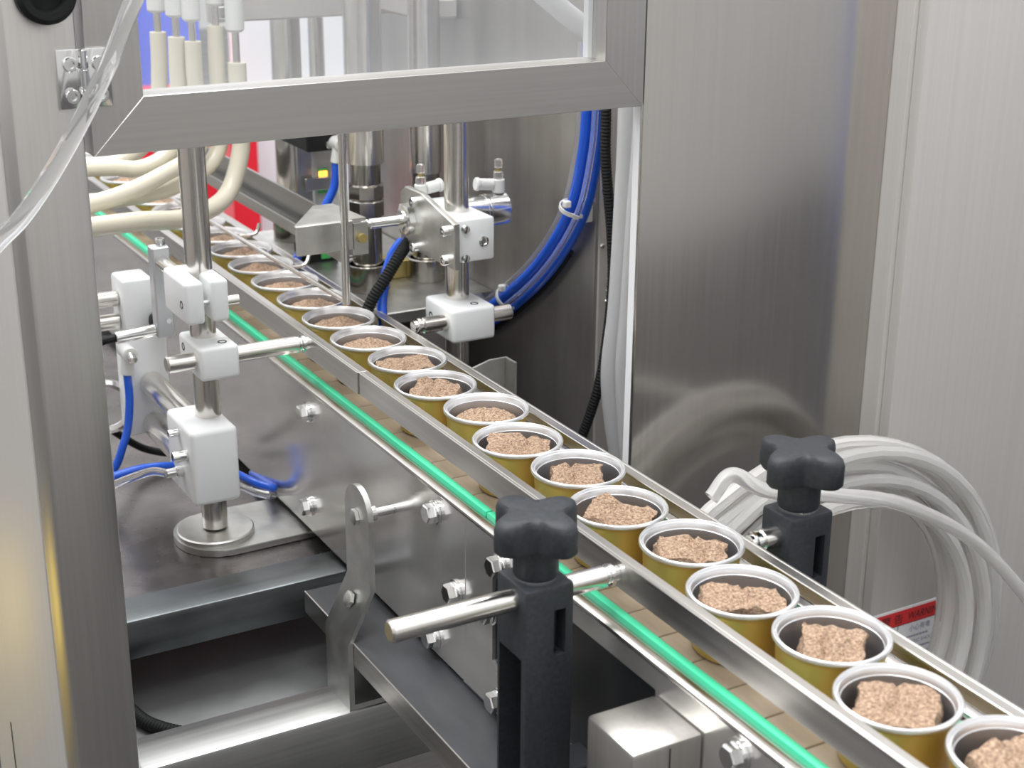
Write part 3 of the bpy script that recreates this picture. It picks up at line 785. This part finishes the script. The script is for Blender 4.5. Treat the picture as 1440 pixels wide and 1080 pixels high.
hose('air_hose', [(q2.x, 1.541, q2.z+.003), at(470, 262, 'y', 1.54), at(455, 294, 'y', 1.54), at(436, 330, 'y', 1.54), at(418, 362, 'y', 1.53), at(408, 385, 'y', 1.52)], .0052, 'blue', 'blue air hose curving past the sensor amplifier')
# hoses below the air cylinder
hose('air_hose', [at(566, 338, 'y', 1.31), at(551, 360, 'y', 1.31), at(541, 395, 'y', 1.30), at(537, 430, 'y', 1.29), at(541, 470, 'y', 1.28), at(545, 500, 'y', 1.28)], .0055, 'blue', 'blue air hose dropping from the air cylinder to the belt side')
hose('ribbed_conduit', [at(576, 338, 'y', 1.30), at(560, 362, 'y', 1.29), at(540, 395, 'y', 1.285), at(524, 420, 'y', 1.285), at(512, 450, 'y', 1.285), at(508, 480, 'y', 1.285)], .0068, 'rubber', 'black ribbed conduit dropping from the air cylinder beside the blue hose', 'conduit', ribs=.14)

# ------------------------------------------------------------------ hose bundle on the housing wall
WX = .232
bun = [(838, 60), (836, 160), (830, 220), (815, 290), (788, 345), (752, 392), (706, 432), (670, 455)]
t = thing('hose_bundle', 'tied bundle of blue and clear air hoses curving down the steel housing', 'hoses', at(706, 432, 'x', WX))
def strand(nm, off, x, r, m, i0=0):
    pp = []
    for k in range(i0, len(bun)):
        a = Vector(bun[max(k-1, 0)]); c = Vector(bun[min(k+1, len(bun)-1)]); d = (c-a).normalized()
        pp.append(at(bun[k][0]-d.y*off*-1, bun[k][1]+d.x*off*-1, 'x', x))
    b = B(); sweep(b, spline(pp, 8), r, 12); obj(nm, b, m, t)
strand('blue_hose', -10, WX, .0064, 'blue')
strand('blue_hose', 9, WX+.004, .0058, 'blue')
strand('clear_hose', -20, WX+.002, .004, 'clear')
strand('clear_hose', 1, WX-.008, .0034, 'clear')
strand('black_cable', 18, WX+.009, .0034, 'rubber', 4)
def tie(label, px, py, d, R, head):
    c = at(px, py, 'x', WX)
    t = thing('cable_tie', label, 'cable tie', c)
    b = B(); lathe(b, c-Vector(d).normalized()*.002, d, [(R, 0), (R+.0014, 0), (R+.0014, .0042), (R, .0042)], 28, True); obj('loop', b, 'fitting', t)
    h = at(*head, 'x', WX-.016); b = B(); box(b, h.x-.0035, h.x+.0035, h.y-.004, h.y+.004, h.z-.0035, h.z+.0035, .001, 1); obj('tie_head', b, 'fitting', t)
tie('white cable tie around the blue bundle beside the adhesive mount', 808, 293, (0, -.35, 1), .0150, (797, 287))
tie('white cable tie around the blue bundle above the rear cross clamp', 716, 417, (0, -.8, .75), .0145, (706, 405))
q = at(826, 294, 'x', .25); b = B(); box(b, .2425, .2498, q.y-.012, q.y+.012, q.z-.011, q.z+.011, .001, 1)
box(b, .2385, .2425, q.y-.012, q.y+.012, q.z+.006, q.z+.011); box(b, .2385, .2425, q.y-.012, q.y-.007, q.z-.011, q.z+.0055)
tag(obj('tie_mount', b, 'fitting'), 'square white adhesive tie mount on the steel housing', 'tie mount')
hose('ribbed_conduit', [at(852, 60, 'y', 1.12), at(852, 160, 'y', 1.12), at(852, 230, 'y', 1.12), at(860, 330, 'y', 1.12), at(861, 400, 'y', 1.12), at(853, 480, 'y', 1.12), at(840, 550, 'y', 1.12), at(818, 615, 'y', 1.13), at(800, 660, 'y', 1.14)], .0056, 'rubber', 'black ribbed conduit hanging in the gap beside the steel front panel', 'conduit', ribs=.12)
hose('wide_hose', [at(884, 60, 'y', 1.09), at(882, 180, 'y', 1.09), at(876, 300, 'y', 1.09), at(868, 430, 'y', 1.09), at(858, 520, 'y', 1.09), at(862, 590, 'y', 1.09), at(872, 660, 'y', 1.09), at(880, 720, 'y', 1.09)], .0095, 'frost', 'frosted wide hose hanging next to the black ribbed conduit', 'hose')
hose('wide_hose', [at(906, 60, 'y', 1.06), at(902, 180, 'y', 1.06), at(893, 300, 'y', 1.06), at(884, 430, 'y', 1.06), at(877, 520, 'y', 1.06), at(880, 600, 'y', 1.06), at(884, 660, 'y', 1.06), at(888, 720, 'y', 1.06)], .0085, 'frost', 'frosted wide hose partly hidden by the edge of the steel front panel', 'hose')
hose('wide_hose', [at(700, -60, 'y', 1.12), at(760, -12, 'y', 1.12), at(800, 22, 'y', 1.12), at(838, 48, 'y', 1.12), at(880, 70, 'y', 1.12), at(915, 100, 'y', 1.12)], .0105, 'frost', 'frosted hose sloping behind the upper right of the guard door', 'hose')
# small angle plate beside the belt
t = thing('angle_plate', 'small folded steel plate beside the belt below the rear clamp', 'plate', (.11, 1.12, -.01))
pa, pb, pc = at(664, 519, 'y', 1.12), at(688, 506, 'y', 1.12), at(709, 502, 'y', 1.12)
b = B(); prism(b, [(pa.x-.004, -.14), (pa.x-.004, pa.z), (pb.x, pb.z), (pc.x, pc.z), (pc.x, -.14)], 'y', 1.118, 1.121, 0); obj('upright', b, 'cast', t)
b = B(); box(b, pc.x+.0002, pc.x+.003, 1.10, 1.121, -.14, pc.z); obj('return', b, 'cast', t)

# ------------------------------------------------------------------ filling head seen through the pane
t = thing('filler_crosshead', 'pale steel crosshead plate of the filler above the hoses', 'machine head', (.1, 1.62, .27))
ha = at(295, 33, 'y', 1.60); hb = at(560, 18, 'y', 1.60)
b = B(); box(b, ha.x, .235, 1.60, 1.612, ha.z, ha.z+.12, .002, 1); obj('front_plate', b, 'satin', t)
b = B(); box(b, .20, .248, 1.47, 1.598, ha.z+.006, ha.z+.03, .003, 1); obj('side_arm', b, 'satin', t)
q = at(303, 17, 'y', 1.6); b = B(); hexhead(b, (q.x+.004, 1.5995, q.z), (0, -1, 0), .008, .007, 1); obj('bolt', b, 'chrome', t)
noz = [(222, 45, 1.62), (248, 52, 1.58), (271, 58, 1.565), (303, 36, 1.57), (333, 88, 1.55)]
path_px = [
    [(222, 45), (224, 90), (222, 150), (205, 200), (165, 228), (125, 232), (60, 228)],
    [(248, 52), (250, 110), (252, 165), (240, 212), (200, 236), (150, 236), (60, 240)],
    [(271, 58), (275, 120), (285, 165), (275, 215), (225, 248), (165, 276), (80, 300)],
    [(303, 36), (306, 110), (312, 180), (297, 228), (245, 262), (185, 277), (80, 290)],
    [(333, 88), (336, 150), (338, 215), (316, 278), (262, 306), (190, 312), (80, 326)],
]
for k, ((px, py, y), pp) in enumerate(zip(noz, path_px)):
    t = thing('filling_hose', ['cream filling hose', 'cream filling hose second in the row', 'cream filling hose in the middle of the row', 'cream filling hose fourth in the row', 'cream filling hose with the widest bend'][k] + ' curving down to the corner post', 'hose', at(px, py, 'y', y), 'cream hoses of the filler')
    dy = (.03, .0, -.14, -.075, -.155)[k]; yy = [y, y, y, y+dy*.1, y+dy*.4, y+dy*.8, y+dy]
    b = B(); sweep(b, spline([at(a[0], a[1], 'y', w) for a, w in zip(pp, yy)], 10), .0095 if k < 4 else .0105, 16); obj('hose', b, 'cream', t)
    q = at(px, py, 'y', y); b = B(); cyl(b, (q.x, y, q.z-.01), (q.x, y, q.z+.045), .0042, 14); obj('nozzle', b, 'rod', t)
    b = B(); cyl(b, (q.x, y, q.z+.022+.012*(k == 4)), (q.x, y, q.z+.09), .0105, 22, .003); obj('nozzle_holder', b, 'fitting', t)

# clear hose in front of the corner post
hose('clear_hose', [(-.20, .93, .75), (-.255, .915, .56), at(225, -90, 'y', .9), at(190, -5, 'y', .9), at(150, 95, 'y', .9), at(95, 205, 'y', .9), at(35, 300, 'y', .9), at(-30, 372, 'y', .9), (-.50, .91, .13), (-.56, .93, -.15), (-.57, .97, -.55), (-.56, 1.02, -.80), (-.50, 1.10, -.893), (-.40, 1.14, -.8935)], .0062, 'clear', 'clear hose slanting down across the corner post', seg=16)

# ------------------------------------------------------------------ hose coil
def coil():
    rng = random.Random(7)
    cx, cz = .333, -.262; pts = []
    N = 11; per = 48
    radii = [.238, .214, .251, .190, .228, .170, .246, .203, .158, .221, .181]
    offs = [(.0, .0), (-.012, .004), (.010, -.008), (.020, .004), (-.018, -.010), (.008, .006), (-.006, -.004), (.026, -.010), (.004, .008), (.018, .004), (-.014, 0)]
    for i in range(N*per):
        f = i/per; k = int(f); w = f-k; w2 = w*w*(3-2*w)
        k2 = min(k+1, N-1)
        r = radii[k]*(1-w2)+radii[k2]*w2
        dy = offs[k][0]*(1-w2)+offs[k2][0]*w2; dx = offs[k][1]*(1-w2)+offs[k2][1]*w2
        a = -PI*.6+2*PI*f
        pts.append(Vector((cx+dx+r*math.cos(a), .872+dy*1.1, cz+r*math.sin(a))))
    c = Vector((cx, .86, cz))
    tail = [at(1000, 700, 'y', .80), at(1030, 668, 'y', .80), at(1080, 690, 'y', .79), at(1170, 696, 'y', .79), at(1270, 710, 'y', .80), at(1370, 762, 'y', .815), at(1450, 850, 'y', .82), at(1480, 930, 'y', .82)]
    t = thing('hose_coil', 'coil of clear vinyl hose hanging in front of the control cabinet', 'hose coil', (c.x, .86, c.z-.2))
    b = B(); sweep(b, pts, .0075, 10); obj('windings', b, 'coil', t)
    b = B(); sweep(b, spline(tail, 10), .0068, 12); obj('free_end', b, 'coil', t)
coil()

# ------------------------------------------------------------------ cups
RIMZ = .042
def cup_parts(parent, x, y):
    c = Vector((x, y, 0))
    b = B(); lathe(b, c, (0, 0, 1), [(0, .0002), (.0295, .0002), (.0315, .0012), (.0322, .003), (.0335, .018), (.0345, .0345), (.0352, .0372), (.0366, .0384)], 48); obj('body', b, 'gold', parent)
    b = B(); lathe(b, c, (0, 0, 1), [(.0367, .0385), (.0374, .0393), (.0375, .0406), (.0369, .0417), (.0362, .0420), (.0357, .0414), (.0354, .0386), (.0348, .0386), (.0345, .0404), (.0340, .0407), (.0336, .0402), (.0333, .0368), (.0329, .0358), (.0325, .0356)], 48); obj('rim', b, 'rim', parent)
    b = B(); lathe(b, c, (0, 0, 1), [(.0325, .0355), (.0321, .034), (.0312, .020), (.0300, .004), (.0290, .0025), (0, .0025)], 48); obj('liner', b, 'inside', parent)
cups_px = [(1263, 977), (1170, 890), (1044, 828), (973, 760), (869, 710), (813, 656), (729, 617), (684, 572), (614, 540), (577, 506), (519.5, 475), (479, 447), (440, 419), (401, 393), (368, 371), (340.5, 350)]
pos = [at(px, py, 'z', RIMZ) for px, py in cups_px]
pos = [Vector((.008, pos[0].y-.0748, 0))] + pos
pos = [Vector((-.005, pos[0].y-.0748, 0))] + pos
while pos[-1].y < 2.3: pos.append(Vector((.003*(-1)**len(pos), pos[-1].y+.0755, 0)))
for i in range(1, len(pos)):           # keep the rims from cutting into each other
    d = Vector((pos[i].x-pos[i-1].x, pos[i].y-pos[i-1].y))
    if d.length < .0752: pos[i].y = pos[i-1].y+math.sqrt(max(0, .0752**2-d.x**2))
ORD = ['first', 'second', 'third', 'fourth', 'fifth', 'sixth', 'seventh', 'eighth', 'ninth', 'tenth', 'eleventh', 'twelfth', 'thirteenth', 'fourteenth', 'fifteenth', 'sixteenth']
iA = min(range(len(pos)), key=lambda k: abs(pos[k].y-ROD_Y)); iB = max(k for k in range(len(pos)) if pos[k].y < 1.209)
def where(i):
    if i == iA: return 'level with the rods of the black brackets'
    if i < iA: return '%s from the black brackets, away from the machine' % ORD[iA-i-1]
    if i <= iB: return '%s from the black brackets, towards the machine' % ORD[i-iA-1]
    return '%s past the white-clamped cross rods, under the machine' % ORD[min(i-iB-1, 15)]
proto = None
for i, p in enumerate(pos):
    lab = 'gold cup with silver rim, ' + where(i)
    if proto is None:
        proto = thing('cup', lab, 'cup', (p.x, p.y, 0), 'gold cups on the conveyor'); cup_parts(proto, p.x, p.y)
    else:
        c = proto.copy(); COL.objects.link(c); c.location = (p.x, p.y, 0); c['label'] = lab
        for ch in proto.children: link_copy(ch, c)

def slab(seed, L, W, H, ztop, ang, tiltx=0.0, tilty=0.0, groove=True, bulge=.0):
    """broken block of pressed meat: a subdivided box with rough faces and a split across the top"""
    bm = B(); nx, ny, nz = 16, 12, 4
    bmesh.ops.create_cube(bm, size=1.0)
    bmesh.ops.subdivide_edges(bm, edges=bm.edges[:], cuts=15, use_grid_fill=True)
    s = Vector((seed*3.1, seed*1.7, seed*.9))
    rot = Matrix.Rotation(ang, 4, 'Z') @ Matrix.Rotation(tiltx, 4, 'X') @ Matrix.Rotation(tilty, 4, 'Y')
    for v in bm.verts:
        q = Vector((v.co.x*L, v.co.y*W, v.co.z*H))
        n1 = noise.noise_vector(q*70+s)*.0040+noise.noise_vector(q*220+s)*.0018+noise.noise_vector(q*650+s)*.0009
        q += n1
        if v.co.z > .3:
            q.z += bulge*(1-(2*v.co.x)**2)
            if groove:
                g = abs(q.x-.006*math.sin(seed*1.7)+.010*noise.noise(Vector((q.y*45, seed, 0))))
                if g < .003: q.z -= (.003-g)*1.2
        v.co = rot @ q + Vector((0, 0, ztop-H/2))
    return bm
def mound(seed, R, h, z0):
    bm = B(); s = Vector((seed*2.3, seed*5.1, 0)); nr, na = 12, 32
    c = bm.verts.new((0, 0, z0+h)); prev = None
    for i in range(1, nr+1):
        ring = []
        for k in range(na):
            a = 2*PI*k/na; f = i/nr; r = R*f
            q = Vector((r*math.cos(a), r*math.sin(a), 0))
            z = h*(1-f**1.8)*(1+.5*noise.noise(q*60+s))+.0022*noise.noise(q*170+s)+.0016*noise.noise(q*480+s)
            if i == nr: z = -.004
            j = 1+.06*noise.noise(Vector((math.cos(a)*2, math.sin(a)*2, seed)))
            ring.append(bm.verts.new((q.x*j, q.y*j, z0+z)))
        for k in range(na):
            k2 = (k+1) % na
            if prev: bm.faces.new((prev[k], ring[k], ring[k2], prev[k2]))
            else: bm.faces.new((c, ring[k], ring[k2]))
        prev = ring
    low = [bm.verts.new((v.co.x*.9, v.co.y*.9, .0027)) for v in prev]
    for k in range(na): bm.faces.new((prev[k], low[k], low[(k+1) % na], prev[(k+1) % na]))
    bm.faces.new(low)
    return bm
A0 = -YAW
spec = {0: ('s', .044, .038, A0+.9, .10, .0), 1: ('s', .046, .036, A0+.5, .12, .05), 2: ('s', .046, .040, A0-.35, .10, -.04), 3: ('s', .038, .040, A0-.25, .14, .03),
        4: ('s', .054, .028, A0+.02, .10, .0), 5: ('s', .050, .032, A0-.1, .12, .05), 6: ('s', .048, .036, A0-.35, .1, .1), 7: ('s', .040, .034, A0+.05, .10, .0),
        8: ('s', .050, .036, A0-.1, .1, .08), 9: ('m',), 10: ('s', .042, .036, A0-.15, .12, .03), 11: ('s', .052, .030, A0+.3, .1, -.06)}
for i, p in enumerate(pos):
    sp = spec.get(i, ('m',))
    if sp[0] == 's':
        b = slab(i, sp[1], sp[2], .031, .0355, sp[3], sp[4], sp[5], bulge=.002)
        lab = 'rough brown meat slab in the cup ' + where(i); grp = 'meat slabs in the nearer cups'
    else:
        b = mound(i, .0295, .010+.003*noise.noise(Vector((i*.7, 0, 0))), .0285)
        lab = 'shredded brown meat mound in the cup ' + where(i); grp = 'meat mounds in the cups under the machine'
    for v in b.verts:                       # stay inside the cup
        r = math.hypot(v.co.x, v.co.y); lim = .0298 if v.co.z > .012 else .0285
        if r > lim: v.co.x *= lim/r; v.co.y *= lim/r
        if v.co.z < .003: v.co.z = .003
    o = obj('meat_portion', b, 'meat', angle=60); o.location = (p.x, p.y, 0)
    tag(o, lab, 'meat', grp)

# ------------------------------------------------------------------ stands of the hall seen through the machine, then two unseen reflectors
def board(name, label, cat, x0, x1, y0, y1, z0, z1, m, extra=()):
    t = thing(name, label, cat, ((x0+x1)/2, (y0+y1)/2, z0))
    b = B(); box(b, x0, x1, y0, y1, z0, z1, .004, 1); obj('board', b, m, t)
    for (nm, a, mm) in extra:
        b = B(); box(b, *a, .001, 1); obj(nm, b, mm, t)
    return t
board('stand_counter', 'red exhibition counter behind the far end of the conveyor', 'counter', .42, .775, 3.6, 4.1, -.9, -.17, 'red',
      (('pale_stripe', (.66, .70, 3.594, 3.5995, -.9, -.17), 'pink'), ('corner_post', (.672-.06, .684-.06, 3.590, 3.5995, -.9, -.17), 'navy')))
board('stand_wall', 'white exhibition stand board right of the red counter', 'board', .78, 1.35, 3.75, 3.8, -.9, .9, 'whitebg')
board('blue_board', 'blue exhibition banner above the red counter', 'banner', .50, 1.0, 4.7, 4.75, -.9, .25, 'bluebg')
board('stand_wall', 'white exhibition wall far behind the filler', 'board', -.6, .45, 5.2, 5.3, -.9, 1.2, 'whitebg')
board('blue_board', 'unseen pale blue board added to tint the control cabinet steel', 'banner', 5.4, 8.2, -2.6, -2.5, -.9, 1.0, 'palebl')  # out of view, added for the bluish reflection in the cabinet steel
board('tint_reflector', 'unseen low yellow crate on the hall floor beside the machine side panel', 'reflector', -.95, -.55, 2.1, 2.55, -.9, -.72, 'yellow')  # out of view, added for the yellow glow mirrored in the side panel
